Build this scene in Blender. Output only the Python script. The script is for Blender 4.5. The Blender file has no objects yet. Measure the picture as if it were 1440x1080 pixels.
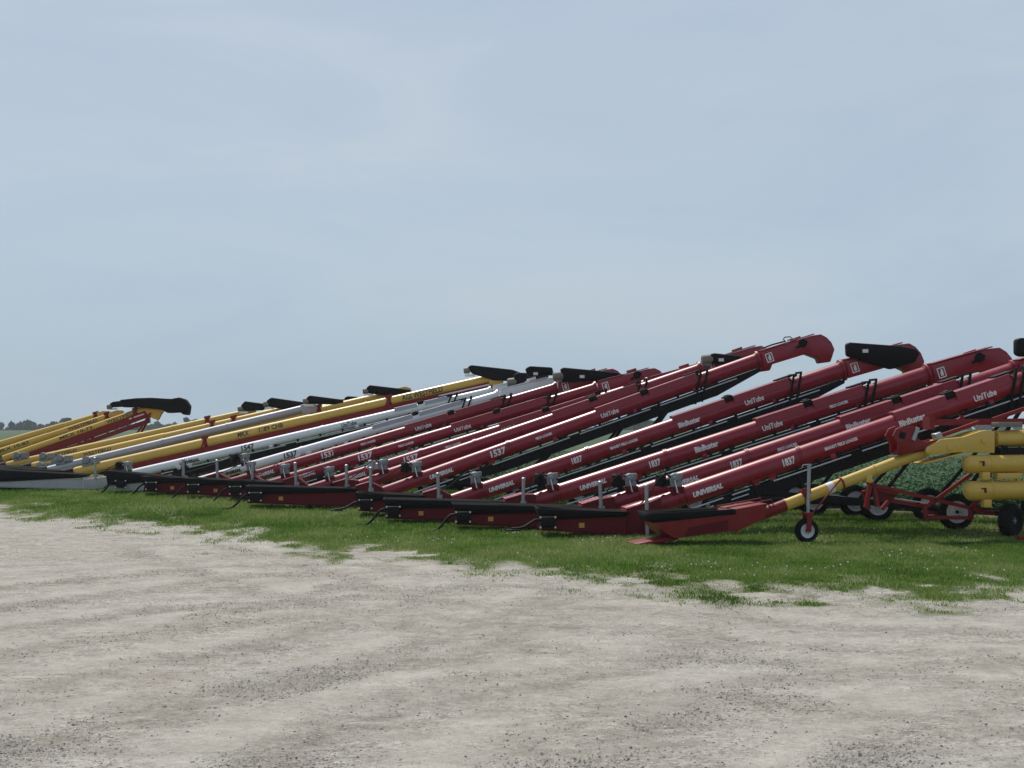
import bpy, bmesh, math, random
import numpy as np
from mathutils import Vector, Matrix
random.seed(7); RNG = np.random.default_rng(7)
R = math.radians
sc = bpy.context.scene
COL = sc.collection

# ------------------------------------------------------------------ camera
F, CX, CY, HOR, CAMH = 2160.0, 720.0, 540.0, 602.0, 2.3
PITCH = math.atan((HOR - CY) / F)
cd = bpy.data.cameras.new('camera'); cam = bpy.data.objects.new('camera', cd); COL.objects.link(cam)
cd.sensor_width = 36; cd.lens = 54; cd.clip_end = 9000; cd.clip_start = 0.1
cam.location = (0, 0, CAMH); cam.rotation_euler = (R(90) + PITCH, 0, 0)
sc.camera = cam
def ray(px, py):
    a, b = (px - CX) / F, -(py - CY) / F
    c, s = math.cos(PITCH), math.sin(PITCH)
    return Vector((a, c - b * s, s + b * c))
def W(px, py, Y):
    d = ray(px, py); return Vector((0, 0, CAMH)) + d * (Y / d.y)

def sm(t): t = np.clip(t, 0, 1); return t * t * (3 - 2 * t)
def gz(X, Y):
    X = np.asarray(X, float); Y = np.asarray(Y, float)
    r = sm((X - 3.2) / 3)
    return .2 * sm((Y - 30.5) / 3.2) * r + .22 * sm((Y - 36) / 11) * (1 - r)

# ------------------------------------------------------------------ materials
def nd(nt, t, **kw):
    n = nt.nodes.new(t)
    for k, v in kw.items():
        if k in n.inputs: n.inputs[k].default_value = v
        else: setattr(n, k, v)
    return n
def lk(nt, a, b): nt.links.new(a, b)
def newmat(name):
    m = bpy.data.materials.new(name); m.use_nodes = True
    nt = m.node_tree
    return m, nt, nt.nodes['Principled BSDF']
def ramp(nt, fac, stops):
    r = nt.nodes.new('ShaderNodeValToRGB')
    while len(r.color_ramp.elements) < len(stops): r.color_ramp.elements.new(.5)
    for e, (p, c) in zip(r.color_ramp.elements, stops):
        e.position = p; e.color = (*c, 1) if len(c) == 3 else c
    lk(nt, fac, r.inputs[0]); return r
def mixc(nt, fac, a, b):
    m = nt.nodes.new('ShaderNodeMix'); m.data_type = 'RGBA'
    for s, v in ((0, fac), (6, a), (7, b)):
        if hasattr(v, 'is_linked') or hasattr(v, 'links'): lk(nt, v, m.inputs[s])
        else: m.inputs[s].default_value = v if s == 0 else (*v, 1)
    return m.outputs[2]
def paint(name, col, dirt=(.22, .19, .15), rough=.32, coat=.25, metal=0, amt=.35, scale=3.0, spec=.5, crough=.14):
    m, nt, b = newmat(name)
    tc = nd(nt, 'ShaderNodeTexCoord')
    n1 = nd(nt, 'ShaderNodeTexNoise', Scale=scale, Detail=7.0, Roughness=.65)
    n2 = nd(nt, 'ShaderNodeTexNoise', Scale=scale * 12, Detail=3.0)
    lk(nt, tc.outputs['Object'], n1.inputs['Vector']); lk(nt, tc.outputs['Object'], n2.inputs['Vector'])
    r = ramp(nt, n1.outputs['Fac'], [(.45, (0, 0, 0)), (.85, (amt, amt, amt))])
    v = tuple(min(1, c * 1.15) for c in col); w = tuple(c * .82 for c in col)
    c1 = mixc(nt, n2.outputs['Fac'], w, v)
    c2 = mixc(nt, r.outputs[0], c1, dirt)
    lk(nt, c2, b.inputs['Base Color'])
    rr = nd(nt, 'ShaderNodeMapRange'); rr.inputs[3].default_value = rough * .8; rr.inputs[4].default_value = min(1, rough * 1.5)
    lk(nt, n1.outputs['Fac'], rr.inputs[0]); lk(nt, rr.outputs[0], b.inputs['Roughness'])
    b.inputs['Coat Weight'].default_value = coat; b.inputs['Coat Roughness'].default_value = crough
    b.inputs['Metallic'].default_value = metal; b.inputs['Specular IOR Level'].default_value = spec
    return m
MT = dict(
    maroon=paint('maroon_paint', (.275, .008, .025), (.25, .085, .085), .33, .3, amt=.28, spec=.34, crough=.26),
    red=paint('red_paint', (.22, .008, .010), (.17, .06, .045), .4, .1, amt=.3, spec=.25),
    darkred=paint('dark_red_shaded_paint', (.125, .006, .011), (.08, .035, .03), .55, .0, amt=.3, spec=.2),  # hopper shading worked into the colour; other dark red parts use it too
    white=paint('white_paint', (.84, .85, .86), (.55, .52, .48), .38, .2, amt=.25),
    offwhite=paint('off_white_paint', (.46, .46, .46), (.3, .28, .25), .5, .05, amt=.6),
    silver=paint('galvanised_steel', (.42, .43, .46), (.3, .29, .28), .45, 0, .4, amt=.4),
    grey=paint('grey_casting', (.24, .26, .27), (.16, .15, .14), .5, .05, .2, amt=.4, scale=9),
    zinc=paint('zinc_pipe', (.36, .38, .38), (.26, .25, .23), .42, 0, .5, amt=.5, scale=8),
    chrome=paint('bright_rod', (.62, .65, .68), (.4, .4, .4), .25, 0, .7, amt=.2),
    yellow=paint('yellow_paint', (.68, .43, .07), (.42, .30, .12), .36, .15, amt=.35),
    black=paint('black_paint', (.006, .006, .007), (.02, .019, .018), .5, .0, amt=.3, spec=.16),
    rubber=paint('rubber', (.008, .008, .009), (.028, .026, .024), .8, 0, amt=.4, scale=6, spec=.15),
    tan=paint('tan_motor', (.2, .18, .15), (.18, .16, .12), .5, .05, amt=.4, scale=8),
    rim=paint('white_rim', (.66, .68, .70), (.3, .27, .22), .42, .1, amt=.5, scale=7),
    decal=paint('white_decal', (.82, .82, .82), (.6, .55, .52), .5, 0, amt=.2, scale=14),
    ink=paint('dark_decal', (.045, .04, .035), (.14, .12, .1), .5, 0, amt=.4, scale=14),
    orange=paint('orange_sticker', (.62, .30, .06), (.4, .25, .1), .5, 0, amt=.3, scale=14),
)

# ------------------------------------------------------------------ mesh builder
class MB:
    def __init__(s): s.v = []; s.f = []
    def add(s, vs, fs):
        o = len(s.v); s.v += [tuple(p) for p in vs]; s.f += [tuple(i + o for i in f) for f in fs]; return s
    def box(s, c, d, rot=None):
        c = Vector(c); h = Vector(d) / 2; vs = []
        for x in (-1, 1):
            for y in (-1, 1):
                for z in (-1, 1):
                    p = Vector((x * h.x, y * h.y, z * h.z))
                    if rot is not None: p = rot @ p
                    vs.append(c + p)
        return s.add(vs, [(0, 1, 3, 2), (4, 6, 7, 5), (0, 4, 5, 1), (2, 3, 7, 6), (0, 2, 6, 4), (1, 5, 7, 3)])
    def sweep(s, pts, rs, n=20, caps=True):
        pts = [Vector(p) for p in pts]
        if not isinstance(rs, (list, tuple)): rs = [rs] * len(pts)
        vs, fs = [], []
        t0 = (pts[1] - pts[0]).normalized()
        up = Vector((0, 0, 1)) if abs(t0.z) < .9 else Vector((0, 1, 0))
        a = t0.cross(up).normalized()
        for i, p in enumerate(pts):
            if i == 0: t = t0
            elif i == len(pts) - 1: t = (p - pts[i - 1]).normalized()
            else:
                t = (p - pts[i - 1]).normalized() + (pts[i + 1] - p).normalized()
                t = t.normalized() if t.length > 1e-6 else (p - pts[i - 1]).normalized()
            a = (a - t * a.dot(t)).normalized(); b = t.cross(a)
            for k in range(n):
                q = 2 * math.pi * k / n
                vs.append(p + (a * math.cos(q) + b * math.sin(q)) * rs[i])
        for i in range(len(pts) - 1):
            for k in range(n):
                k2 = (k + 1) % n
                fs.append((i * n + k, i * n + k2, (i + 1) * n + k2, (i + 1) * n + k))
        if caps:
            fs.append(tuple(range(n - 1, -1, -1))); o = (len(pts) - 1) * n
            fs.append(tuple(range(o, o + n)))
        return s.add(vs, fs)
    def cyl(s, p0, p1, r, n=20): return s.sweep([p0, p1], r, n)
    def bar(s, p0, p1, w, h):
        p0, p1 = Vector(p0), Vector(p1); d = p1 - p0; L = d.length; d.normalize()
        y = Vector((0, 1, 0)) if abs(d.y) < .9 else Vector((0, 0, 1))
        z = d.cross(y).normalized(); y = z.cross(d)
        return s.box((p0 + p1) / 2, (L, w, h), Matrix((d, y, z)).transposed())
    def prism(s, poly, y0, y1):
        n = len(poly)
        vs = [(x, y0, z) for x, z in poly] + [(x, y1, z) for x, z in poly]
        fs = [tuple(range(n)), tuple(range(2 * n - 1, n - 1, -1))]
        fs += [(i, (i + 1) % n + 0, (i + 1) % n + n, i + n) for i in range(n)]
        return s.add(vs, fs)
    def lathe(s, prof, c, ax, n=28):
        c, ax = Vector(c), Vector(ax).normalized()
        up = Vector((0, 0, 1)) if abs(ax.z) < .9 else Vector((1, 0, 0))
        a = ax.cross(up).normalized(); b = ax.cross(a); m = len(prof); vs, fs = [], []
        for k in range(n):
            q = 2 * math.pi * k / n; e = a * math.cos(q) + b * math.sin(q)
            for r, h in prof: vs.append(c + e * r + ax * h)
        for k in range(n):
            k2 = (k + 1) % n
            for j in range(m - 1): fs.append((k * m + j, k2 * m + j, k2 * m + j + 1, k * m + j + 1))
        return s.add(vs, fs)
    def build(s, name, mat, parent=None, bevel=0, angle=35):
        me = bpy.data.meshes.new(name); me.from_pydata(s.v, [], s.f)
        bm = bmesh.new(); bm.from_mesh(me)
        bmesh.ops.recalc_face_normals(bm, faces=bm.faces)
        if bevel:
            es = [e for e in bm.edges if len(e.link_faces) == 2 and e.calc_face_angle(0) > R(30)]
            bmesh.ops.bevel(bm, geom=es, offset=bevel, segments=2, affect='EDGES', profile=.5, clamp_overlap=True)
        bm.to_mesh(me); bm.free()
        me.materials.append(MT[mat] if isinstance(mat, str) else mat)
        me.shade_smooth(); me.set_sharp_from_angle(angle=R(angle))
        o = bpy.data.objects.new(name, me); COL.objects.link(o)
        if parent: o.parent = parent
        return o
def tag(o, label=None, cat=None, group=None, kind=None):
    for k, v in (('label', label), ('category', cat), ('group', group), ('kind', kind)):
        if v: o[k] = v
    return o
def empty(name, loc, rz=0):
    o = bpy.data.objects.new(name, None); COL.objects.link(o); o.location = loc; o.rotation_euler = (0, 0, rz)
    o.empty_display_size = .3; return o

def text_mesh(s, width, height=None, shear=0, offset=0):
    cu = bpy.data.curves.new('t', 'FONT'); cu.body = s; cu.shear = shear; cu.offset = offset
    cu.align_x = 'CENTER'; cu.align_y = 'CENTER'; cu.resolution_u = 2
    ob = bpy.data.objects.new('t', cu); COL.objects.link(ob)
    dg = bpy.context.evaluated_depsgraph_get(); me = bpy.data.meshes.new_from_object(ob.evaluated_get(dg))
    bm = bmesh.new(); bm.from_mesh(me); bmesh.ops.triangulate(bm, faces=bm.faces)
    bmesh.ops.dissolve_degenerate(bm, dist=1e-5, edges=bm.edges)
    for it in range(4):
        es = [e for e in bm.edges if abs(e.verts[0].co.y - e.verts[1].co.y) > .14 or e.calc_length() > .5]
        if not es: break
        bmesh.ops.subdivide_edges(bm, edges=es, cuts=1); bmesh.ops.triangulate(bm, faces=bm.faces)
    bm.to_mesh(me); bm.free()
    v = np.array([p.co[:2] for p in me.vertices]); fs = [tuple(p.vertices) for p in me.polygons]
    bpy.data.objects.remove(ob); bpy.data.meshes.remove(me)
    lo, hi = v.min(0), v.max(0); v -= (lo + hi) / 2
    sx = width / (hi[0] - lo[0]); sy = (height / (hi[1] - lo[1])) if height else sx
    return v * (sx, sy), fs

class Machine:
    """local frame: x along the machine to the right, y away from the camera, z up; everything stands at the root"""
    def __init__(s, name, px, Y, yaw, label, cat, group):
        X = (px - CX) / F * Y * 1.0
        s.root = empty(name, (X, Y, float(gz(X, Y))), R(yaw)); tag(s.root, label, cat, group)
        s.M = Matrix.Translation(s.root.location) @ Matrix.Rotation(R(yaw), 4, 'Z'); s.I = s.M.inverted()
    def pt(s, px, py, y=0.0):
        o = s.I @ Vector((0, 0, CAMH)); d = (s.I.to_3x3() @ ray(px, py)); k = (y - o.y) / d.y
        p = o + d * k; return Vector((p.x, y, p.z))
    def ground(s, x, y):
        p = s.M @ Vector((x, y, 0)); return float(gz(p.x, p.y)) - s.root.location.z
    def axis(s, p0, p1):
        s.p0, s.p1 = p0, p1; a, b = s.pt(*p0), s.pt(*p1)
        s.a = a; s.d = (b - a).normalized(); s.n = Vector((-s.d.z, 0, s.d.x)); s.slope = (p1[1] - p0[1]) / (p1[0] - p0[0])
    def t(s, px):                                   # distance along the axis of the point seen at image column px
        p = s.pt(px, s.p0[1] + s.slope * (px - s.p0[0])); return (p - s.a).dot(s.d)
    def T(s, t, n=0, y=0): return s.a + s.d * t + s.n * n + Vector((0, y, 0))
    def tx(s, x): return (x - s.a.x) / s.d.x
    def poly(s, pts, y): return [(q.x, q.z) for q in (s.pt(a, b, y) for a, b in pts)]
    def lettering(s, txt, px, width, r, mat='decal', height=None, shear=0, offset=0, up=0.0):
        v, fs = text_mesh(txt, width, height, shear, offset); tc = s.t(px); m = MB(); vs = []
        for u, w in v:
            th = (w + up) / r; rr = r + .004
            vs.append(s.T(tc + u, rr * math.sin(th), -rr * math.cos(th)))
        m.add(vs, fs); return m.build('lettering', mat, s.root)
    def wheel(s, c, r, w, yaw=0, rim='rim', hubless=False, parent=None):
        ax = Vector((math.sin(R(yaw)), -math.cos(R(yaw)), 0))
        h = w / 2; ri = r * .62
        wl = MB().lathe([(ri, -h * .9), (ri * 1.05, -h), (r * .86, -h), (r * .96, -h * .72), (r, -h * .3), (r, h * .3), (r * .96, h * .72), (r * .86, h), (ri * 1.05, h), (ri, h * .9), (ri, -h * .9)], c, ax, 32)
        # tread lugs
        a = ax.cross(Vector((0, 0, 1))).normalized(); b = ax.cross(a)
        for k in range(34):
            q = 2 * math.pi * k / 34; e = a * math.cos(q) + b * math.sin(q); tg = ax.cross(e)
            for sd in (-1, 1):
                wl.box(Vector(c) + e * r + ax * sd * h * .42 , (.012, w * .4, r * .045), Matrix((e, ax, tg)).transposed())
        wo = empty_part('wheel', s.root if parent is None else parent, wl, 'rubber')
        rm = MB().lathe([(ri * 1.0, h * .86), (ri * .95, h * .84), (ri * .9, h * .62), (ri * .5, h * .58), (ri * .42, h * .68), (ri * .2, h * .7), (.001, h * .7)], c, ax, 28)
        rm.lathe([(ri * 1.0, -h * .86), (ri * .86, -h * .5), (.001, -h * .4)], c, ax, 28)
        rm.build('rim', rim, wo)
        hb = MB().cyl(Vector(c) + ax * h * .4, Vector(c) + ax * h * .95, ri * .17, 12)
        for k in range(6):
            q = k * math.pi / 3; e = a * math.cos(q) + b * math.sin(q)
            hb.cyl(Vector(c) + e * ri * .33 + ax * h * .55, Vector(c) + e * ri * .33 + ax * h * .76, .011, 6)
        hb.build('hub', 'grey' if rim == 'black' else 'black', wo)
        return wo
def empty_part(name, parent, mb, mat): return mb.build(name, mat, parent)

def annulus_ring(m, M, t, r, w, k=1.16):
    m.sweep([M.T(t - w / 2), M.T(t + w / 2)], r * k, 28)

# ------------------------------------------------------------------ field loader conveyors
HOOD = [(6.5, 11.5), (94.9, 8), (106.5, 6), (114, -1.5), (118.5, -11), (119.6, -23.3), (106.7, -39.3), (90, -36), (89.8, -28), (74, -15.3), (1.8, -12.3)]
YAW = 4.0
def loader(post, Z, p0, p1, start, ring, cover, strap, r, tail, box, hue, label, texts, sticker=None, steep=True, guard=None, motor=None, bear=True, xw=6.45, wheels=True, hop=True, hooded=True, post_low=False, emblem=True, eye=False, tip=True):
    M = Machine('belt_conveyor', post, Z, YAW, label, 'conveyor', 'parked belt conveyors')
    M.axis(p0, p1); rt = M.root
    dark = 'decal' if hue == 'maroon' else 'ink'; hopcol = 'darkred' if hue == 'maroon' else 'offwhite'
    tS, tF = M.t(start), M.t(p1[0]); tR, tC, tP = M.t(ring), M.t(cover), M.t(strap)
    # main tube with its joint flanges
    m = MB().sweep([M.T(tS), M.T(tF)], r, 40)
    for tt in (tS + .02, tR, tF - .05): annulus_ring(m, M, tt, r, .035, 1.1)
    annulus_ring(m, M, tR + .05, r, .03, 1.1); annulus_ring(m, M, tF, r, .06, 1.28)
    m.build('tube', hue, rt)
    # inlet stub
    x0 = -.35
    t0 = M.tx(x0)
    m = MB().sweep([M.T(t0), M.T(tS)], r * .84, 36)
    annulus_ring(m, M, tS - .12, r * .84, .04, 1.12); m.build('inlet_tube', hue, rt)
    # lid channel along the upper part of the tube
    m = MB()
    mid = tC + (tP - tC) * .47
    for a, b in ((tC, mid - .12), (mid + .12, tP - .1)):
        q = [M.T(t, n, y) for t in (a, b) for n, y in ((r * .3, -r * 1.02), (r * 1.22, -r * .98), (r * 1.27, -r * .8), (r * 1.27, r * .8), (r * 1.22, r * .98), (r * .3, r * 1.02))]
        m.add(q, [(0, 1, 2, 3, 4, 5), (11, 10, 9, 8, 7, 6)] + [(i, (i + 1) % 6, (i + 1) % 6 + 6, i + 6) for i in range(6)])
    m.build('tube_cover', hue if hue == 'maroon' else 'silver', rt)
    m = MB()
    m.box(M.T(mid, r * 1.1, 0), (.22, r * 1.5, r * .7), Matrix((M.d, (0, 1, 0), M.n)).transposed())
    m.box(M.T(mid, r * 1.45, 0), (.12, r * .9, .05), Matrix((M.d, (0, 1, 0), M.n)).transposed())
    m.build('cover_clamp', 'black', rt, bevel=.012)
    # support saddle and straps
    m = MB()
    for y in (-r * 1.12, r * 1.12):
        for off in (-.1, .1):
            m.bar(M.T(tP + off + .16, r * 1.3, y), M.T(tP + off - .30, -r - .36, y), .05, .05)
    m.bar(M.T(tP + .26, r * 1.32, -r * 1.2), M.T(tP + .26, r * 1.32, r * 1.2), .05, .05)
    m.bar(M.T(tP + .06, r * 1.32, -r * 1.2), M.T(tP + .06, r * 1.32, r * 1.2), .05, .05)
    m.box(M.T(tP - .2, r * 1.3, 0), (.42, r * 1.5, .06), Matrix((M.d, (0, 1, 0), M.n)).transposed())
    m.build('strap', 'black', rt)
    # black frame slung under the tube
    m = MB(); h0 = -r * 1.05; h1 = -r - .34
    e0, e1 = tS + .5, tF - .35
    poly = [(e0, h0 - .05), (e1 + .3, h0), (e1 + .25, h0 - .1), (e1 - 1.1, h1), (tS + 2.2, h1), (e0, h0 - .2)]
    P = [M.T(a, b) for a, b in poly]
    for y in (-.17, .17):
        n = len(P); vs = [p + Vector((0, y - .02, 0)) for p in P] + [p + Vector((0, y + .02, 0)) for p in P]
        m.add(vs, [tuple(range(n)), tuple(range(2 * n - 1, n - 1, -1))] + [(i, (i + 1) % n, (i + 1) % n + n, i + n) for i in range(n)])
    for i in range(14):
        tt = e0 + .5 + (e1 - e0 - 1.5) * i / 13
        m.bar(M.T(tt, h0 - .2, -.19), M.T(tt, h0 - .2, .19), .06, .05)
        m.bar(M.T(tt, -r * .7, -r * .75), M.T(tt, h0 - .24, -.2), .05, .07)
    m.build('under_frame', 'black', rt)
    m = MB()
    L = tF - tS
    segs = ((-.4, .75), (.95, 1.35), (1.9, L * .42), (L * .45, L * .66), (L * .69, L * .92))
    for a, b in segs: m.cyl(M.T(tS + a, -r - .07, -.23), M.T(tS + b, -r - .07, -.23), .02, 8)
    for a, b in ((-.5, .5), (.9, 1.3)): m.cyl(M.T(tS + a, -r - .16, -.25), M.T(tS + b, -r - .16, -.25), .016, 8)
    m.build('hydraulic_pipe', 'chrome', rt)
    # brackets on the lower flank
    for a in (1.55, 1.92):
        m = MB().box(M.T(tS + a, -r * .72, -r * .86), (.17, .13, .05), Matrix.Rotation(R(18), 3, 'X') @ Matrix((M.d, (0, 1, 0), M.n)).transposed())
        m.box(M.T(tS + a, -r * .72 - .06, -r * .80), (.12, .05, .1), Matrix((M.d, (0, 1, 0), M.n)).transposed())
        m.build('bracket', hue, rt)
    for f_ in (.38, .62, .8):
        MB().box(M.T(tS + L * f_, -r * .9, -r * .62), (.12, .06, .14), Matrix((M.d, (0, 1, 0), M.n)).transposed()).build('bracket', hue, rt, bevel=.008)
    # drive on its saddle, above the inlet
    td = tS - .13
    m = MB().box(M.T(td, r * .75, 0), (.27, r * 1.5, r * 1.0), Matrix((M.d, (0, 1, 0), M.n)).transposed()); m.build('motor_saddle', 'darkred', rt, bevel=.015)
    g = M.T(td + .03, r * 1.25 + .13, -.06)
    m = MB().lathe([(.001, -.13), (.09, -.13), (.13, -.09), (.135, .05), (.11, .1), (.05, .12), (.05, .17), (.001, .17)], g, (0, -1, .12), 24)
    m.box(g + Vector((.02, 0, -.1)), (.25, .22, .12)); m.box(g + Vector((.12, -.02, .07)), (.1, .12, .13))
    m.cyl(g + Vector((-.16, -.08, .09)), g + Vector((.02, -.05, .03)), .03, 10)
    gb = m.build('gearbox', 'grey', rt, bevel=.01)
    m = MB().cyl(g + Vector((-.02, -.16, -.02)), g + Vector((.04, -.18, -.28)), .016, 8); m.build('lever', 'chrome', gb)
    if motor != 'none':
        q = g + Vector((-.30, .0, -.02))
        m = MB().lathe([(.001, -.14), (.1, -.14), (.115, -.12), (.115, .1), (.09, .13), (.001, .13)], q, (.15, 0, 1), 20)
        m.box(q + Vector((.13, 0, -.05)), (.14, .14, .14)); m.cyl(q + Vector((0, -.11, .05)), q + Vector((0, -.15, .05)), .03, 8)
        m.build('hydraulic_motor', 'silver' if motor == 'light' else 'black', rt)
    # inlet hopper
    if hop:
        xt = M.pt(tail, 720).x; til = .10
        zl = lambda x: til * max(0, (x + .43) / (xt + .43))
        ws = .46
        m = MB()
        for y in (-ws, ws):
            m.add([(xt, y - .02, .05 + til), (xt + .06, y - .02, .37 + til), (-.43, y - .02, .45), (-.43, y - .02, .03), (xt, y + .02, .05 + til), (xt + .06, y + .02, .37 + til), (-.43, y + .02, .45), (-.43, y + .02, .03)],
                  [(0, 1, 2, 3), (7, 6, 5, 4), (0, 4, 5, 1), (1, 5, 6, 2), (2, 6, 7, 3), (3, 7, 4, 0)])
        m.add([(xt + .02, -ws, .05 + til), (xt + .07, -ws, .37 + til), (xt + .07, ws, .37 + til), (xt + .02, ws, .05 + til)], [(0, 1, 2, 3)])
        m.add([(xt + .02, -ws, .06 + til), (-.43, -ws, .04), (-.43, ws, .04), (xt + .02, ws, .06 + til)], [(0, 1, 2, 3)])
        m.bar((xt, -ws - .035, .33 + til), (-.43, -ws - .035, .41), .03, .05)
        m.bar((xt + .02, -ws - .03, .10 + til), (-.43, -ws - .03, .08), .02, .035)
        for i in range(4):
            x = -.62 - i * .09; 
            m.cyl((x, -ws - .02, .16 + .045 * i), (x, -ws - .045, .16 + .045 * i), .014, 6)
        hb = m.build('hopper', hopcol, rt)
        # flared rubber skirt round the hopper mouth
        m = MB(); f0, f1 = (.28, .53) if hue == 'maroon' else (.17, .66)
        ring0 = [(xt + .02, -ws - .06, f0 + til), (-.46, -ws - .06, .44), (-.46, ws + .06, .44), (xt + .02, ws + .06, f0 + til)]
        ring1 = [(xt - .06, -ws - .10, f1 + til - .02), (-.36, -ws - .09, .53), (-.36, ws + .09, .53), (xt - .06, ws + .10, f1 + til - .02)]
        m.add(ring0 + ring1, [(i, (i + 1) % 4, (i + 1) % 4 + 4, i + 4) for i in range(4)])
        sk = m.build('rubber_skirt', 'rubber', hb)
        sd = sk.modifiers.new('thickness', 'SOLIDIFY'); sd.thickness = .018; sd.offset = 0
        z3 = M.T(M.tx(.32)).z
        k_ = 1 if hue == 'maroon' else .62
        poly = [(-.43, .03), (-.43, .56 * k_), (-.2, .66 * k_), (.0, .70 * k_), (.32, z3 + r * .8), (.36, z3 - r * .9), (.2, .06)]
        m = MB().prism(poly, -ws + .04, ws - .04); m.build('transition', hopcol, rt, bevel=.02)
        if hue == 'maroon': m = MB().add([(-.42, -ws + .02, .60), (.02, -ws + .02, .73), (.02, ws - .02, .73), (-.42, ws - .02, .60), (-.42, -ws + .02, .58), (.02, -ws + .02, .71), (.02, ws - .02, .71), (-.42, ws - .02, .58)],
                     [(0, 1, 2, 3), (7, 6, 5, 4), (0, 4, 5, 1), (1, 5, 6, 2), (2, 6, 7, 3), (3, 7, 4, 0)]); m.build('inlet_lid', hue, rt)
        if sticker:
            q = M.pt(sticker, 720, -ws - .02); x = q.x
            m = MB().box((x, -ws - .026, .20 + zl(x)), (.115, .01, .10)); m.build('sticker', 'orange', hb)
        if box:
            q = M.pt(box, 720, -ws - .15); x = q.x; z = .24 + zl(x)
            m = MB().box((x, -ws - .13, z), (.30, .2, .23))
            hy = m.build('arm_mount', 'black', rt, bevel=.03)
            for i in (-1, 1):
                for j in (-1, 1): MB().cyl((x + i * .155, -ws - .22, z + j * .105), (x + i * .155, -ws - .26, z + j * .105), .022, 8).build('bolt', 'chrome', hy)
            y = -ws - .2
            if steep: pts = [(x - .12, y, z + .06), (x - .26, y - .02, z + .045), (x - .36, y - .04, z - .03), (x - .47, y - .09, z - .18), (x - .58, y - .14, z - .27), (x - .66, y - .17, z - .305), (x - .86, y - .2, z - .31)]
            else: pts = [(x - .12, y, z + .05), (x - .26, y - .02, z + .05), (x - .38, y - .05, z - .02), (x - .50, y - .10, z - .09), (x - .60, y - .12, z - .115), (x - .78, y - .14, z - .13)]
            m = MB().sweep(pts, .03, 10); am = m.build('lift_arm', 'black', rt)
            e = Vector(pts[-1]); MB().box(e + Vector((.06, 0, -.02)), (.3, .16, .03)).build('foot', 'black', am, bevel=.008)
    # jack post
    zt = 1.12; y = -.56; lean = random.uniform(-.05, .05)
    zb = 0.0 if post_low else .35
    m = MB().sweep([(0, y, zb), (lean * .8, y, zt * .93)], .042, 14); m.sweep([(lean * .8, y, zt * .93), (lean * .85, y, zt - .02), (lean * .87, y, zt)], [.05, .05, .02], 14)
    if not post_low: m.box((0.01, y + .03, .5), (.14, .06, .1))
    else: m.box((0, y, .012), (.16, .16, .02))
    m.build('jack_post', 'zinc', rt)
    # discharge hood
    k = .0176
    if hooded:
        P = [M.T(tF + a * k, b * k * (r / .2)) for a, b in HOOD]; w = r * 1.08
        m = MB().prism([(p.x, p.z) for p in P], -w, w); hd = m.build('hood', hue, rt, bevel=.03)
        m = MB()
        m.bar(M.T(tF + .12, .22 * r / .2, 0), M.T(tF + 1.7, .17 * r / .2, 0), w * 2.08, .03)
        m.box(M.T(tF + 1.2, .21, 0), (.3, .12, .08), Matrix((M.d, (0, 1, 0), M.n)).transposed()); m.build('hood_lid', hue, hd, bevel=.006)
        if emblem:
            m = MB(); w2 = w + .006; c0 = (tF + .28, -.03)
            def sq(a0, b0, a1, b1):
                q = [M.T(c0[0] + a, c0[1] + b, -w2) for a, b in ((a0, b0), (a1, b0), (a1, b1), (a0, b1))]; m.add(q, [(0, 1, 2, 3)])
            for a in ((-.1, -.13, .1, -.105), (-.1, .105, .1, .13), (-.1, -.105, -.075, .105), (.075, -.105, .1, .105), (-.035, -.08, .04, .03), (-.01, .03, .04, .08)): sq(*a)
            m.build('emblem', 'decal', hd)
        if eye:
            c = M.T(tF + .98, .22 * r / .2, 0); pts = [c + Vector((a, 0, b)) for a, b in ((-.06, -.02), (-.13, .05), (-.08, .11), (.06, .12), (.13, .08), (.06, .04), (-.02, .02))]
            MB().sweep(pts, .016, 8).build('lifting_eye', 'black', hd)
            MB().sweep([M.T(tF + .15, .27, -.05), M.T(tF + .5, .28, -.05), M.T(tF + .9, .25, 0)], .022, 8).build('hose', 'black', hd)
        if bear:
            c = M.T(tF + 74 * k, 2 * k, -w - .02); dr = Vector((0, -1, 0))
            m = MB().lathe([(.001, .06), (.05, .06), (.06, .03), (.11, .03), (.12, 0), (.12, -.02)], c, dr, 20)
            m.bar(c + Vector((-.2, -.02, -.13)), c + Vector((.12, -.02, .05)), .04, .06); m.build('bearing', 'black', hd)
    if guard:
        y0 = -r * 1.08 - .04; m = MB().prism(M.poly(guard, y0), y0 - .24, y0); gd = m.build('belt_guard', 'black', rt, bevel=.05)
        xs = sorted(guard)[0]; q = M.pt(guard[0][0], (guard[0][1] + guard[-1][1]) / 2, y0 - .1)
        if tip: m = MB().lathe([(.001, -.14), (.11, -.14), (.15, -.1), (.15, .16), (.1, .2), (.001, .2)], q + Vector((-.07, 0, -.02)), (1, 0, .12), 20)
        if tip: m.box(q + Vector((-.05, 0, -.16)), (.22, .2, .06)); m.build('discharge_motor', 'tan', rt)
        q = M.pt(guard[0][0] * .6 + guard[2][0] * .4, (guard[0][1] + guard[-1][1]) / 2 + 1, y0 - .245)
        MB().box(q, (.15, .006, .09)).build('sticker', 'decal', gd)
    # undercarriage
    if wheels:
        rw = .38; tr = .85
        for sd in (-1, 1):
            c = Vector((xw, sd * tr, M.ground(xw, sd * tr) + rw)); M.wheel(c, rw, .2)
            pk = xw + 1.75; zt = M.T(M.tx(pk)).z - r - .28
            m = MB().sweep([c + Vector((0, -sd * .16, 0)), (pk, sd * .24, zt)], .045, 10)
            m.build('lift_strut', 'black', rt)
            px_ = xw - 4.0; z2 = M.T(M.tx(px_)).z - r - .25
            m = MB().bar(c + Vector((-.05, -sd * .2, 0)), (px_, sd * .22, z2), .06, .09); m.build('lower_link', 'black', rt)
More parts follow.
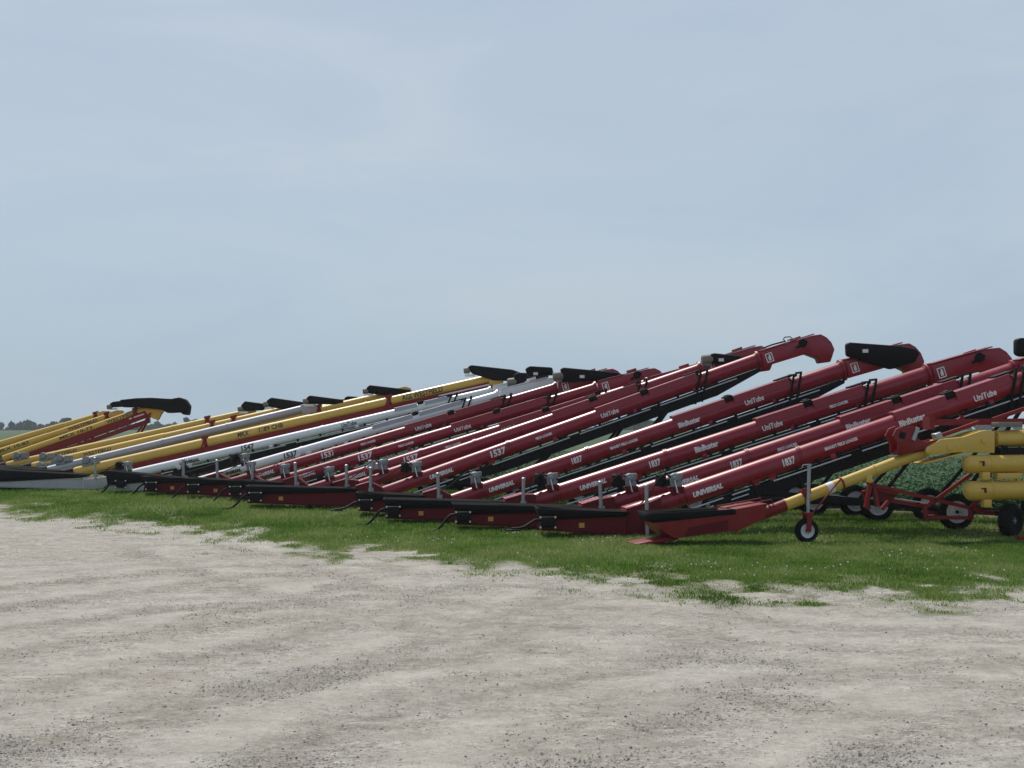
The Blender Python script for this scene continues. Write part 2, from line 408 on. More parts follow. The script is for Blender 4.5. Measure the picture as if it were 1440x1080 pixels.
        zc = (M.ground(xw, -tr) + M.ground(xw, tr)) / 2 + rw
        m = MB().bar((xw, -tr + .05, M.ground(xw, -tr) + rw), (xw, tr - .05, M.ground(xw, tr) + rw), .1, .1)
        m.bar((xw - .7, -.5, zc + .12), (xw - .7, .5, zc + .12), .07, .07)
        m.build('axle', 'black', rt)
        m = MB().cyl((xw - 1.6, -.4, zc + .3), (xw - .5, -.4, zc + .12), .03, 8); m.build('hydraulic_cylinder', 'chrome', rt)
    rn = random.Random(int(post))
    for k_ in range(3):
        a_ = tS + rn.uniform(.1, .5) + k_ * rn.uniform(1.2, 2.2); b_ = a_ + rn.uniform(.7, 1.6); sg = rn.uniform(.08, .25); yy = -.24 - .02 * k_
        pts = [M.T(a_ + (b_ - a_) * i / 8, -r - .12, yy) - Vector((0, 0, sg * 4 * (i / 8) * (1 - i / 8))) for i in range(9)]
        MB().sweep(pts, .013, 8).build('hose', 'black', rt)
    g2 = g + Vector((-.1, -.1, .05)); e2 = Vector((rn.uniform(-.3, 0), -.35, .62))
    MB().sweep([g2, g2 + Vector((-.12, -.08, .1)), g2 + Vector((-.3, -.14, -.05)), (g2 + e2) / 2 + Vector((-.1, -.1, -.05)), e2], .014, 8).build('hose', 'black', rt)
    for tx in texts:
        s, px, wd = tx[:3]; kw = tx[3] if len(tx) > 3 else {}
        M.lettering(s, px, wd, r, dark, **kw)
    return M

U = dict(offset=.07, shear=.22); N_ = dict(offset=.04, height=.17, shear=.08); BB = dict(offset=.05, height=.15); UT = dict(offset=.03, shear=.05, height=.15); FL = dict(offset=.05, height=.072)
def tx(u=None, n=None, fl=None, bfl=None, bb=None, ut=None, num='1837', nw=.29):
    L = []
    if u: L.append(('UNIVERSAL', u, .68, dict(U, height=.12, up=-.03)))
    if n: L.append((num, n, nw, dict(N_, height=.17 if nw < .35 else .2)))
    if fl: L.append(('FIELD LOADER', fl, .48, FL))
    if bfl: L.append(('BRANDT FIELD LOADER', bfl, .76, FL))
    if bb: L.append(('BinBuster', bb, .6, BB))
    if ut: L.append(('UniTube', ut, .52, UT))
    return L
g1837, g1537 = .222, .2
loader(904, 33.0, (992, 687), (1490, 519), 962, 1123, 1258, 1425, g1837, 758, 770, 'maroon', 'nearest maroon belt conveyor, rightmost of the row, its long pale jack post reaching the grass', tx(992, 1106, bfl=1179, bb=1278, ut=1380), 818, steep=False, post_low=True, xw=6.55)
loader(841, 35.0, (1033, 651.5), (1425, 523), 898, 1051, 1183, 1350, g1837, 640, 651, 'maroon', 'maroon belt conveyor directly behind the nearest one, its first lettering half hidden by a drive', tx(960, 1033, fl=1104, bb=1203), 690, bear=False, xw=6.2, guard=[(1424, 479), (1428, 476), (1500, 474), (1502, 500), (1430, 502), (1424, 498)], tip=False)
loader(733, 37.2, (832, 679), (1304, 527.5), 787, 936, 1065, 1219, .226, 543, 553, 'maroon', 'third maroon belt conveyor from the right, small lettering high up beside its black strap', tx(832, 919, fl=1176, bb=991, ut=1083), 592, xw=6.95)
loader(617, 39.6, (704, 682), (1184, 520.5), 680, 826, 948, 1115, .225, 505, 514, 'maroon', 'fourth maroon belt conveyor from the right, with a black guard along its discharge hood', tx(704, 810, bfl=876, bb=967, ut=1058), None, steep=False, guard=[(1187, 484), (1192, 482), (1262, 487), (1284, 491), (1290, 497), (1284, 509), (1250, 520), (1188, 501)], bear=False, motor='none', tip=False)
loader(522, 42.2, (620.5, 664), (1066, 506.5), 596, 715, 840, 985, .206, 350, 359, 'maroon', 'maroon belt conveyor reaching highest against the sky, white emblem on its bare hood', tx(620, 700, fl=764, ut=856, num='1537', nw=.45), 395, eye=True)
loader(489, 43.5, (560, 664), (985, 520), 548, 668, 779, 900, .19, 470, None, 'maroon', 'maroon belt conveyor tucked close behind the highest one, mostly hidden, light motor at its tip', tx(), None, guard=[(997, 498), (1003, 497), (1040, 501), (1046, 506), (1040, 512), (998, 512)], bear=False, motor='light')
loader(419, 44.9, (498.6, 669), (911, 541), 472, 592, 704, 843, .18, 322, 331, 'maroon', 'maroon belt conveyor with drive lettering half hidden, next left of the hidden one', tx(499, 578, fl=637, ut=717, num='1537', nw=.45), None, motor='none')
loader(358, 46.0, (428, 667), (838, 546), 409, 527, 636, 773, .17, 264, 272, 'maroon', 'second maroon belt conveyor from the white ones', tx(428, 514, fl=571, ut=650, num='1537', nw=.45), 303, motor='none')
loader(310, 47.6, (371, 665), (782, 545.5), 361, 470, 571, 710, .165, 205, 213, 'maroon', 'maroon belt conveyor next to the white ones, black guard on its hood', tx(371, 462, fl=518, ut=595, num='1537', nw=.45), 242, guard=[(787, 519), (792, 517), (866, 524), (879, 528), (872, 533), (791, 538)], bear=False, motor='none')
loader(262, 49.3, (409, 639), (700, 556), 352, 424, 525, 654, .148, 155, 170, 'white', 'white belt conveyor beside the maroon ones', tx(325, 409, num='1537', nw=.45), None, guard=[(738, 519), (744, 515), (776, 517), (778, 528), (742, 530)], bear=False, emblem=False, tip=False)
loader(140, 51.6, (353, 628), (690, 550.5), 187, 453, 556, 634, .15, -30, None, 'white', 'longer white belt conveyor beside the thick yellow auger, reaching further left', tx(267, 349, ut=491, num='1547', nw=.45), None, guard=[(722, 527), (728, 524), (770, 526), (772, 540), (724, 547)], bear=False, xw=8.3, emblem=False)

# ------------------------------------------------------------------ tube augers further along
def auger(px, Z, p0, p1, r, hue, label, guard=None, truss=None, texts=(), collars=(), sleeve=None, hopper=None, head=None, wheel=True, xw=5.5, spout=None, pole=None, yaw=3.0):
    M = Machine('grain_auger', px, Z, yaw, label, 'auger', 'parked grain augers'); M.axis(p0, p1); rt = M.root
    t0, t1 = 0, M.t(p1[0])
    m = MB().sweep([M.T(t0), M.T(t1)], r, 32)
    if sleeve: m.sweep([M.T(t0 + .1), M.T(M.t(sleeve))], r * 1.1, 32)
    for f_ in (.2, .45, .7): annulus_ring(m, M, t1 * f_, r, .04, 1.13)
    m.build('tube', hue, rt)
    for c in collars:
        tc = M.t(c); m = MB(); annulus_ring(m, M, tc, r, .12, 1.12)
        m.box(M.T(tc, r * 1.15, 0), (.24, .2, .1), Matrix((M.d, (0, 1, 0), M.n)).transposed()); m.bar(M.T(tc, r * .9, -r * 1.05), M.T(tc - .3, -r - .2, -r * 1.05), .04, .06)
        m.build('collar', 'red', rt)
    if truss:
        a, b = M.t(truss[0]), M.t(truss[1]); dp = truss[2]; m = MB()
        for y in (-r * .8, r * .8):
            m.bar(M.T(a, -r - dp, y), M.T(b, -r - dp, y), .07, .16)
            m.bar(M.T(a, -r - dp * .35, y), M.T(b, -r - .06, y), .05, dp * .8)
        k = int((b - a) / .8)
        for i in range(k + 1): m.bar(M.T(a + (b - a) * i / k, -r * .8, 0), M.T(a + (b - a) * i / k, -r - dp, 0), r * 1.7, .06)
        m.build('truss', 'red', rt)
        m = MB().cyl(M.T(a + (b - a) * .86, -r - .03, -r * .95), M.T(b - .1, -r - .03, -r * .95), .03, 8); m.build('hydraulic_pipe', 'decal', rt)
    # collar and drive near the inlet
    m = MB().lathe([(.001, -.14), (.13, -.14), (.15, 0), (.12, .12), (.001, .16)], M.T(.55, r + .16, -.1), (0, -1, .2), 18).box(M.T(.55, r + .02, 0), (.35, .3, .12)); m.box(M.T(.85, r + .1, -.05), (.25, .25, .2))
    if Z < 62: m.build('gearbox', 'grey', rt)
    if guard:
        y0 = -r * 1.05; gd = MB().prism(M.poly(guard, y0), y0 - .22, y0).build('belt_guard', 'black', rt, bevel=.05)
        q = M.pt(guard[0][0] - 1, guard[0][1] + 4, y0 - .1); MB().lathe([(.001, -.1), (.1, -.1), (.12, .1), (.001, .14)], q, (1, 0, .1), 14).build('motor', 'tan', gd)
        q = M.pt(guard[0][0] + 4, guard[-1][1] + 2, y0 - .1); MB().box(q, (.35, .1, .08)).build('guard_bracket', 'chrome', gd)
    if head:
        w = r * 1.15; MB().prism(M.poly(head, -w), -w, w).build('discharge_head', hue, rt, bevel=.03)
    else:
        P = [M.T(t1 + a, b) for a, b in ((-.1, r * 1.1), (.25, r * 1.05), (.45, r * .4), (.4, -r * 1.5), (.05, -r * 1.7), (-.1, -r * 1.1))]
        MB().prism([(p.x, p.z) for p in P], -r * 1.1, r * 1.1).build('discharge_head', hue, rt, bevel=.03)
    if spout:
        w = r * 1.3; MB().prism(M.poly(spout, -w), -w - .3, w).build('spout', 'rubber', rt, bevel=.06)
    if hopper:
        x0, x1, zb, zt, colh = hopper
        m = MB()
        for y in (-.5, .5): m.prism([(x0, zb), (x0 + .05, zt - .2), (x1, zt - .22), (x1, zb)], y - .02, y + .02)
        m.prism([(x0, zb), (x1, zb), (x1, zb + .03), (x0, zb + .03)], -.48, .48); m.prism([(x0 - .01, zb), (x0 + .03, zb), (x0 + .07, zt - .2), (x0 + .03, zt - .2)], -.48, .48)
        h = m.build('hopper', colh, rt)
        m = MB().add([(x0, -.55, zt - .2), (x1, -.55, zt - .22), (x1, .55, zt - .22), (x0, .55, zt - .2), (x0 - .1, -.72, zt), (x1 + .1, -.6, zt - .1), (x1 + .1, .6, zt - .1), (x0 - .1, .72, zt)], [(i, (i + 1) % 4, (i + 1) % 4 + 4, i + 4) for i in range(4)])
        s = m.build('rubber_skirt', 'rubber', h); sd = s.modifiers.new('thickness', 'SOLIDIFY'); sd.thickness = .02; sd.offset = 0
        m = MB().sweep([M.T(-.35), M.T(.05)], r * 1.25, 24); m.build('inlet_collar', 'black', rt)
    if wheel:
        rw = .36
        for sd in (-1, 1):
            c = Vector((xw, sd * .95, M.ground(xw, sd * .95) + rw)); M.wheel(c, rw, .2)
            pk = xw + 1.4; MB().bar(c + Vector((0, -sd * .16, 0)), (pk, sd * .2, M.T(M.tx(pk)).z - r - .1), .06, .08).build('lift_strut', 'red', rt)
            pk = xw - 3.2; MB().bar(c + Vector((0, -sd * .16, 0)), (pk, sd * .2, M.T(M.tx(pk)).z - r - .05), .06, .08).build('lower_link', 'red', rt)
        MB().bar((xw, -.9, M.ground(xw, -.9) + rw), (xw, .9, M.ground(xw, .9) + rw), .1, .1).build('axle', 'red', rt)
    else: rw = 0
    z0 = M.T(.3).z
    MB().bar(M.T(.3, -r * .9, -.12), (M.T(.3).x - .1, -.2, M.ground(0, 0)), .06, .06).bar(M.T(.3, -r * .9, .12), (M.T(.3).x - .1, .2, M.ground(0, 0)), .06, .06).build('stand', 'black', rt)
    for s, q, wd, kw in texts: M.lettering(s, q, wd, r * (1.1 if sleeve and q < sleeve else 1), 'ink', **kw)
    return M
TW = dict(offset=.03, height=.17, up=.02)
auger(103, 53, (103, 665), (690, 532.5), .165, 'yellow', 'thick yellow grain auger in front, dark lettering near its tip, above the white conveyors', truss=(150, 690, .3), sleeve=437,
      texts=(('MKX', 343, .42, dict(TW, shear=.2)), ('1589 CHB', 382, .85, TW), ('AGI WESTFIELD', 594, 1.45, dict(TW, height=.2))), collars=(290, 548),
      guard=[(657, 517), (662, 513.5), (720, 520), (737, 526), (730, 537), (694, 535), (664, 526)], hopper=(-2.6, -.25, .06, .72, 'offwhite'), xw=6)
auger(66, 54.6, (66, 662), (428, 575), .15, 'silver', 'silver galvanised grain auger between two yellow ones', guard=[(431, 560), (436, 556), (482, 562), (484, 566), (470, 569), (434, 568)], hopper=(-3.2, -.2, .06, .78, 'offwhite'), collars=(), xw=4.6)
auger(60, 56.3, (60, 668), (562, 552.5), .18, 'yellow', 'yellow grain auger just behind the thick one, its black guard standing clear of it', guard=[(515, 546), (520, 541.5), (575, 548), (583, 551), (570, 555), (536, 556), (518, 553)], collars=(450,), xw=6.5, truss=(250, 555, .16))
auger(40, 57.8, (40, 671), (486, 567), .15, 'yellow', 'yellow grain auger with the smallest visible guard, mostly hidden behind others', guard=[(484, 560), (489, 557), (508, 558.5), (509, 566), (488, 567)], collars=(), wheel=False)
auger(44, 59.2, (44, 657), (398, 577), .155, 'yellow', 'yellow grain auger next left of the silver one', sleeve=232, guard=[(375, 564), (382, 559), (430, 566), (436, 570), (428, 574), (400, 576), (378, 572)], collars=(300, 330), texts=(('WESTFIELD', 138, 1.1, dict(TW, height=.13)),), hopper=(-2.6, -.2, .1, .7, 'darkred'), xw=4.5)
auger(8, 60.8, (8, 655.5), (345, 581), .15, 'yellow', 'slim yellow grain auger with a short black guard, ends lowest of the middle ones', sleeve=199, guard=[(339, 571), (345, 564), (374, 568), (378, 572), (370, 577), (346, 578)], collars=(293,), texts=(('WESTFIELD', 90, 1.1, dict(TW, height=.13)),), hopper=(-2.6, -.2, .1, .7, 'darkred'), xw=4.5)
auger(5, 63, (5, 645), (212, 573), .14, 'yellow', 'yellow grain auger with a red truss and a curled black spout', truss=(30, 205, .36), texts=(('MKX 10-73', 108, 1.4, dict(TW, height=.14)), ('WESTFIELD', 172, 1.3, dict(TW, height=.14))),
      spout=[(170, 562.5), (193, 560), (214, 559.4), (242, 561), (253, 559), (262, 562), (268, 571), (266, 584), (258, 583), (256, 580), (237, 581), (230, 576.6), (199, 573.3), (174, 572.8)], head=[(205, 573), (232, 575), (226, 583), (222, 591), (214, 588), (204, 579)], xw=4.6, collars=(192,))
auger(-60, 65, (-60, 655), (160, 583.5), .14, 'yellow', 'yellow grain auger between two similar ones at the far end, lettered near the frame edge', sleeve=68, texts=(('MKX 10-83', 19, 1.4, dict(TW, height=.14)), ('WESTFIELD', 117, 1.3, dict(TW, height=.14))), guard=[(155, 568), (160, 565), (176, 563), (178, 572), (158, 573)], collars=(152,), xw=4.6)
auger(-60, 67, (-60, 642), (141, 584), .14, 'yellow', 'rearmost yellow grain auger at the far end, uppermost of all', sleeve=90, collars=(136,), xw=4.6)

# ------------------------------------------------------------------ yellow auger with a swing-out hopper, right edge
M = Machine('swing_hopper_auger', 930, 30.5, 12, 'yellow auger with a low red swing-out hopper and caster wheel in front', 'auger', None); rt = M.root
M.axis((1100, 712), (1312, 630))
r = .115
m = MB().sweep([M.T(0), M.T(M.t(1330))], r, 32)
for q in (1105, 1230, 1298): annulus_ring(m, M, M.t(q), r, .03, 1.1)
m.build('feed_tube', 'yellow', rt)
m = MB().sweep([M.T(M.t(1068)), M.T(.06)], r * 1.06, 28); m.build('inlet_tube', 'red', rt)
m = MB(); annulus_ring(m, M, M.t(1132), r, .11, 1.12); m.box(M.T(M.t(1132), r * 1.15, 0), (.1, .12, .05)); m.build('collar', 'red', rt)
m = MB(); annulus_ring(m, M, M.t(1183), r, .03, 1.25); m.build('collar', 'red', rt)
m = MB(); annulus_ring(m, M, M.t(1167), r, .15, 1.02); m.build('sticker', 'decal', rt)
# hopper
P = lambda pts, y: M.poly(pts, y)
y0 = -.45
body = [(919, 731), (935, 749), (949, 757), (958, 756), (1025, 747), (1036, 747), (1076, 729), (1078, 708), (1034, 716), (1030, 720)]
m = MB()
for yy in (-.45, .45): m.prism(P(body, y0), yy - .02, yy + .02)
q = P(body, y0)
m.add([(q[i][0], yy, q[i][1]) for yy in (-.43, .43) for i in (0, 1, 2, 3, 4, 5, 6)], [(i, i + 1, i + 8, i + 7) for i in range(6)])
m.add([(q[i][0], yy, q[i][1]) for yy in (-.43, .43) for i in (6, 7, 8, 9)], [(i, i + 1, i + 5, i + 4) for i in range(3)])
hp = m.build('hopper', 'red', rt)
a, b = P([(919, 735), (1034, 723)], y0); c, d = P([(916, 721.5), (1033, 716)], y0)
m = MB().add([(a[0], -.47, a[1]), (b[0], -.47, b[1]), (b[0], .47, b[1]), (a[0], .47, a[1]), (c[0], -.5, c[1]), (d[0], -.48, d[1]), (d[0], .48, d[1]), (c[0], .5, c[1])], [(i, (i + 1) % 4, (i + 1) % 4 + 4, i + 4) for i in range(4)])
sk = m.build('rubber_skirt', 'rubber', hp); sd = sk.modifiers.new('thickness', 'SOLIDIFY'); sd.thickness = .02; sd.offset = 0
pn = P([(968, 742), (1023, 731), (1023, 745), (962, 754)], y0)
MB().prism(pn, y0 - .035, y0 - .022).build('shaded_cutout', 'darkred', hp)  # dark plate paints in the shade of the cutout in the hopper side
t_ = P([(887, 763), (946, 752), (946, 757), (898, 767), (888, 768)], 0)
MB().prism(t_, -.35, .35).build('tongue', 'red', hp, bevel=.01)
m = MB(); k = [Vector((q[0], -.3, q[1])) for q in P([(1022, 714), (1085, 702.5), (1088, 712)], -.3)]
m.sweep(k, .014, 8); m.sweep([Vector((p.x, .3, p.z)) for p in k], .014, 8); m.cyl(k[2], Vector((k[2].x, .3, k[2].z)), .014, 8); m.build('handle', 'red', hp)
# caster
cw = M.pt(1134, 741, -.25); rw = .24; cw.z = M.ground(cw.x, -.25) + rw
M.wheel(cw, rw, .15)
m = MB()
for yy in (-.11, .11): m.bar(cw + Vector((0, yy, -.02)), cw + Vector((.03, yy, .33)), .02, .11)
m.box(cw + Vector((.03, 0, .34)), (.16, .26, .05)); m.build('caster_fork', 'red', rt)
tp = M.pt(1138, 656, -.25); m = MB().sweep([cw + Vector((.035, 0, .34)), tp], .035, 12); m.sweep([tp, tp + Vector((0, 0, .05))], [.045, .045], 12); m.sweep([tp + Vector((0, 0, .04)), tp + Vector((-.14, -.02, .03)), tp + Vector((-.16, -.02, -.02))], .012, 8); m.build('jack_post', 'zinc', rt)
m = MB().cyl(M.pt(1182, 674, -.2), cw + Vector((.1, .02, .3)), .018, 8); m.bar(M.pt(1130, 690, -.14), M.pt(1139, 690, -.25), .1, .1); m.build('brace', 'red', rt)
# head casing, upper tubes
y1 = -.26
cas = [(1303, 629), (1323, 618), (1355, 614.5), (1379, 606.5), (1388, 605), (1399, 607), (1399, 637), (1351, 636), (1304, 640)]
MB().prism(P(cas, y1), y1, .3).build('head_casing', 'yellow', rt, bevel=.012)
q = [M.pt(*p, y1) for p in ((1300, 652), (1356, 637))]
m = MB().bar(q[0] + Vector((0, .25, 0)), q[1] + Vector((0, .25, 0)), .5, .03)
for px_, py_ in ((1305, 634), (1336, 630), (1384, 620)): 
    p = M.pt(px_, py_, y1 - .01); m.box(p, (.1, .03, .1))
m.build('casing_trim', 'yellow', rt, bevel=.006)
def htube(px0, py, r, y, name, dome=False):
    p = M.pt(px0, py, y); e = p + Vector((6.5, 0, .06)); pts, rs = [], []
    if dome:
        for k_ in range(6): a_ = math.pi / 2 * k_ / 5; pts.append(p + Vector((r * .75 * (1 - math.cos(math.pi / 2 - a_)) if False else r * .75 * (1 - math.sin(math.pi / 2 * k_ / 5 + 0)) * 0 + r * .75 * (1 - math.cos(a_)) , 0, 0))); rs.append(max(.02, r * math.sin(a_)))
        pts[0] = p; 
    else: pts.append(p); rs.append(r)
    pts.append(e); rs.append(r)
    m = MB().sweep(pts, rs, 36)
    for dx in (.55, 1.3, 3.0): m.sweep([p + Vector((dx, 0, .005)), p + Vector((dx + .03, 0, .005))], r * 1.06, 32)
    o = m.build(name, 'yellow', rt)
    return p
p = htube(1399, 617, .175, 0, 'main_tube')
p2 = htube(1354, 653, .185, -.25, 'folded_tube', True)
p3 = htube(1356, 690.5, .2, -.3, 'folded_tube', True)
for p_, rr in ((p2, .185), (p3, .2)):
    m = MB().box(p_ + Vector((.42, -.12, -rr - .05)), (.17, .16, .16)); m.build('tube_bracket', 'yellow', rt, bevel=.01)
    MB().box(p_ + Vector((.36, -rr * .97, .02)), (.04, .05, .10)).box(p_ + Vector((.31, -rr * .99, .055)), (.07, .03, .02)).build('clip', 'darkred', rt)
MB().box(p2 + Vector((.95, -.1, -.24)), (.55, .2, .12)).build('mount_plate', 'yellow', rt, bevel=.01)
m = MB().box(p + Vector((.35, -.1, -.27)), (.75, .3, .18)); m.box(p + Vector((.1, -.2, -.2)), (.12, .1, .12)); m.build('drive_shield', 'black', rt, bevel=.01)
MB().box(p + Vector((.66, -.3, -.28)), (.16, .04, .2)).box(p + Vector((.66, -.3, -.12)), (.22, .05, .06)).build('junction_box', 'tan', rt, bevel=.01)
# red swivel bracket on top of the casing
y2 = -.2
br = [(1255, 613), (1260, 603), (1270, 599), (1287, 600), (1290, 617), (1300, 622), (1318, 618), (1322, 622), (1300, 631), (1266, 640), (1262, 636), (1262, 625)]
bk = MB().prism(P(br, y2), y2 - .03, y2 + .03); bk.prism(P(br, y2), .12, .18); bko = bk.build('swivel_bracket', 'red', rt, bevel=.006)
c_ = M.pt(1269, 612, y2 - .035); MB().box(c_, (.13, .012, .13), Matrix.Rotation(R(20), 3, 'Y')).build('pivot_hole', 'black', bko)
a, b = M.pt(1284, 619, y2 - .05), M.pt(1291, 601, y2 - .05); MB().bar(a, b, .03, .08).build('lever', 'zinc', bko)
MB().prism(P([(1262, 640), (1266, 633), (1306, 622), (1310, 626), (1300, 634)], y2), -.17, .11).build('saddle', 'darkred', bko)
a, b = M.pt(1322, 613, 0), M.pt(1376, 594, 0)
MB().cyl(a, b, .045, 12).build('hydraulic_ram', 'red', rt)
MB().box(M.pt(1318, 614, -.05), (.14, .2, .16), Matrix.Rotation(R(-20), 3, 'Y')).build('ram_clevis', 'zinc', rt, bevel=.01)
m = MB().bar(M.pt(1304, 594, .25), M.pt(1520, 592, .25), .12, .13); m.bar(M.pt(1304, 594, .45), M.pt(1520, 592, .45), .12, .13)
m.bar(M.pt(1396, 590, .35), M.pt(1520, 548, .35), .08, .08); m.bar(M.pt(1306, 586, .3), M.pt(1306, 604, .3), .3, .12); m.bar(M.pt(1352, 584, .3), M.pt(1352, 594, .3), .08, .08); m.bar(M.pt(1340, 598, .3), M.pt(1352, 588, .3), .08, .08)
m.build('upper_frame', 'red', rt)
MB().box(M.pt(1416, 597, -.05), (.55, .3, .1)).build('tool_box', 'tan', rt, bevel=.01)
# lower red frame
def tubes(segs, w=.075, name='lower_frame', mat='red'):
    m = MB()
    for a_, b_, y_ in segs: m.bar(M.pt(*a_, y_), M.pt(*b_, y_), w, w)
    return m.build(name, mat, rt)
tubes([((1224, 681), (1396, 722), .3), ((1249, 703), (1298, 712), .5), ((1365, 667), (1301, 713), .3), ((1300, 708), (1302, 730), .3), ((1301, 727), (1364, 728.5), .3), ((1301, 721), (1364, 722), .9), ((1364, 713), (1366, 729), .3),
       ((1378, 700), (1364, 715), .3), ((1364, 718), (1400, 721), .8), ((1224, 680), (1217, 714), .3), ((1229, 682), (1234, 712), .3), ((1236, 688), (1262, 694), .35), ((1262, 690), (1240, 716), .5), ((1214, 690), (1222, 716), .9), ((1388, 655), (1392, 672), .3), ((1398, 700), (1440, 690), .9), ((1404, 660), (1440, 640), 1.0)])
MB().prism(P([(1226, 686), (1262, 692), (1258, 700), (1238, 706), (1228, 700)], .36), .34, .38).build('gusset', 'darkred', rt)
m = MB().box(M.pt(1220, 673, -.02), (.13, .2, .16)); m.build('tube_clamp', 'yellow', rt, bevel=.01)
m = MB().lathe([(.001, -.05), (.035, -.035), (.05, 0), (.035, .035), (.001, .05)], M.pt(1216, 682, -.1), (0, 0, 1), 14); m.build('hitch_ball', 'chrome', rt)
MB().bar(M.pt(1216, 682, .3), M.pt(1222, 676, -.02), .06, .06).build('hitch_link', 'red', rt)
# road wheels
for px_, y_ in ((1421, -.35), (1452, 1.7)):
    c = M.pt(px_, 727, y_); c.z = M.ground(c.x, y_) + .335; M.wheel(c, .335, .24, yaw=28, rim='black')
m = MB().bar(M.pt(1400, 722, -.1), M.pt(1440, 722, -.1), .1, .1); m.cyl(M.pt(1421, 727, -.35), M.pt(1452, 727, 1.7), .05, 10); m.build('axle', 'black', rt)
q = M.pt(1450, 760, -1.1); q.z = M.ground(q.x, -1.1) + .09
MB().box(q + Vector((.2, 0, 0)), (1.0, .09, .07)).build('hitch_bar', 'red', rt, bevel=.008)

# ------------------------------------------------------------------ ground sheet
def vnoise(x, y, seed=0):
    xi, yi = np.floor(x).astype(np.int64), np.floor(y).astype(np.int64); xf, yf = x - xi, y - yi
    u, v = xf * xf * (3 - 2 * xf), yf * yf * (3 - 2 * yf)
    def h(a, b):
        n = (a * 374761393 + b * 668265263 + seed * 974634777) & 0xffffffff
        n = ((n ^ (n >> 13)) * 1274126177) & 0xffffffff
        return ((n ^ (n >> 16)) & 0xffff) / 65535.0
    return (h(xi, yi) * (1 - u) + h(xi + 1, yi) * u) * (1 - v) + (h(xi, yi + 1) * (1 - u) + h(xi + 1, yi + 1) * u) * v
def fbm(x, y, seed=0, o=4):
    s, a, t = 0, .5, 0
    for i in range(o): s = s + a * vnoise(x * 2 ** i, y * 2 ** i, seed + i); t += a; a *= .55
    return s / t
EDGE = [(-900, 668), (-200, 704), (0, 723), (100, 731), (200, 745), (330, 763), (480, 785), (640, 806), (800, 820), (930, 831), (1050, 840), (1200, 842), (1300, 838), (1440, 836), (1700, 838), (2400, 838)]
EX, EY = [], []
for a, b in EDGE: Y = F * CAMH / (b - HOR); EX.append((a - CX) / F * Y); EY.append(Y)
BARE = [(530, 779, 55, 5, 1), (885, 815, 26, 3, .6), (1260, 830, 70, 3, .65), (1060, 836, 80, 3, .6), (1330, 824, 50, 2, .55)]
def grassmask(X, Y):
    yb = np.interp(X, EX, EY); d = (Y - yb)
    n = fbm(X * .55 + 3, Y * .22, 5) - .5; n2 = fbm(X * 2.3, Y * 1.1, 11) - .5
    g = d / (1.8 + .03 * Y) + n * 1.9 + n2 * 3.0
    g = sm(g * .36 + .40)
    for px, py, sx, sy, k in BARE:
        Yc = F * CAMH / (py - HOR); Xc = (px - CX) / F * Yc; rx = sx / F * Yc; ry = sy * Yc * Yc / (F * CAMH)
        q = ((X - Xc) / rx) ** 2 + ((Y - Yc) / ry) ** 2 + n2 * 5 + (fbm(X * 5, Y * 2.5, 13) - .5) * 3.5
        g = g * (1 - k * (1 - sm((q - .4) / 1.0)))
    return g
def axis_coords(lo, hi, st, far, gr=1.13):
    c = list(np.arange(lo, hi + 1e-6, st)); s = st
    while c[-1] < far: s *= gr; c.append(c[-1] + s)
    s = st
    while c[0] > -far: s *= gr; c.insert(0, c[0] - s)
    return np.array(c)
xs = axis_coords(-17, 13, .11, 3500); ys = axis_coords(8, 44, .11, 3500)
GX, GY = np.meshgrid(xs, ys); gm = grassmask(GX, GY)
near = np.exp(-np.maximum(0, np.hypot(GX, GY - 20) - 40) / 15)
rut = (fbm(GX * .35 + GY * .12, GY * .5, 21) - .5) * .06 + (fbm(GX * 1.6, GY * 1.6, 31) - .5) * .035 + (fbm(GX * 4.5, GY * 4.5, 41, 2) - .5) * .02
keep = np.hypot(GX - 0, GY) < 200
GZ = gz(GX, GY) + (rut * (1 - gm * .6)) * near
nx, ny = len(xs), len(ys)
def sheet(name, X, Y, Z, nx, ny, mat, attrs=()):
    me = bpy.data.meshes.new(name); v = np.stack([X.ravel(), Y.ravel(), Z.ravel()], 1)
    i = np.arange(ny - 1)[:, None] * nx + np.arange(nx - 1)[None, :]
    f = np.stack([i, i + 1, i + nx + 1, i + nx], -1).reshape(-1, 4)
    me.vertices.add(len(v)); me.vertices.foreach_set('co', v.ravel().astype(np.float32))
    me.loops.add(f.size); me.loops.foreach_set('vertex_index', f.ravel().astype(np.int32))
    me.polygons.add(len(f)); me.polygons.foreach_set('loop_start', np.arange(0, f.size, 4, dtype=np.int32))
    for n, a in attrs: me.attributes.new(n, 'FLOAT', 'POINT').data.foreach_set('value', a.ravel().astype(np.float32))
    me.update(calc_edges=True); me.validate(); me.shade_smooth(); me.materials.append(mat)
    o = bpy.data.objects.new(name, me); COL.objects.link(o); return o

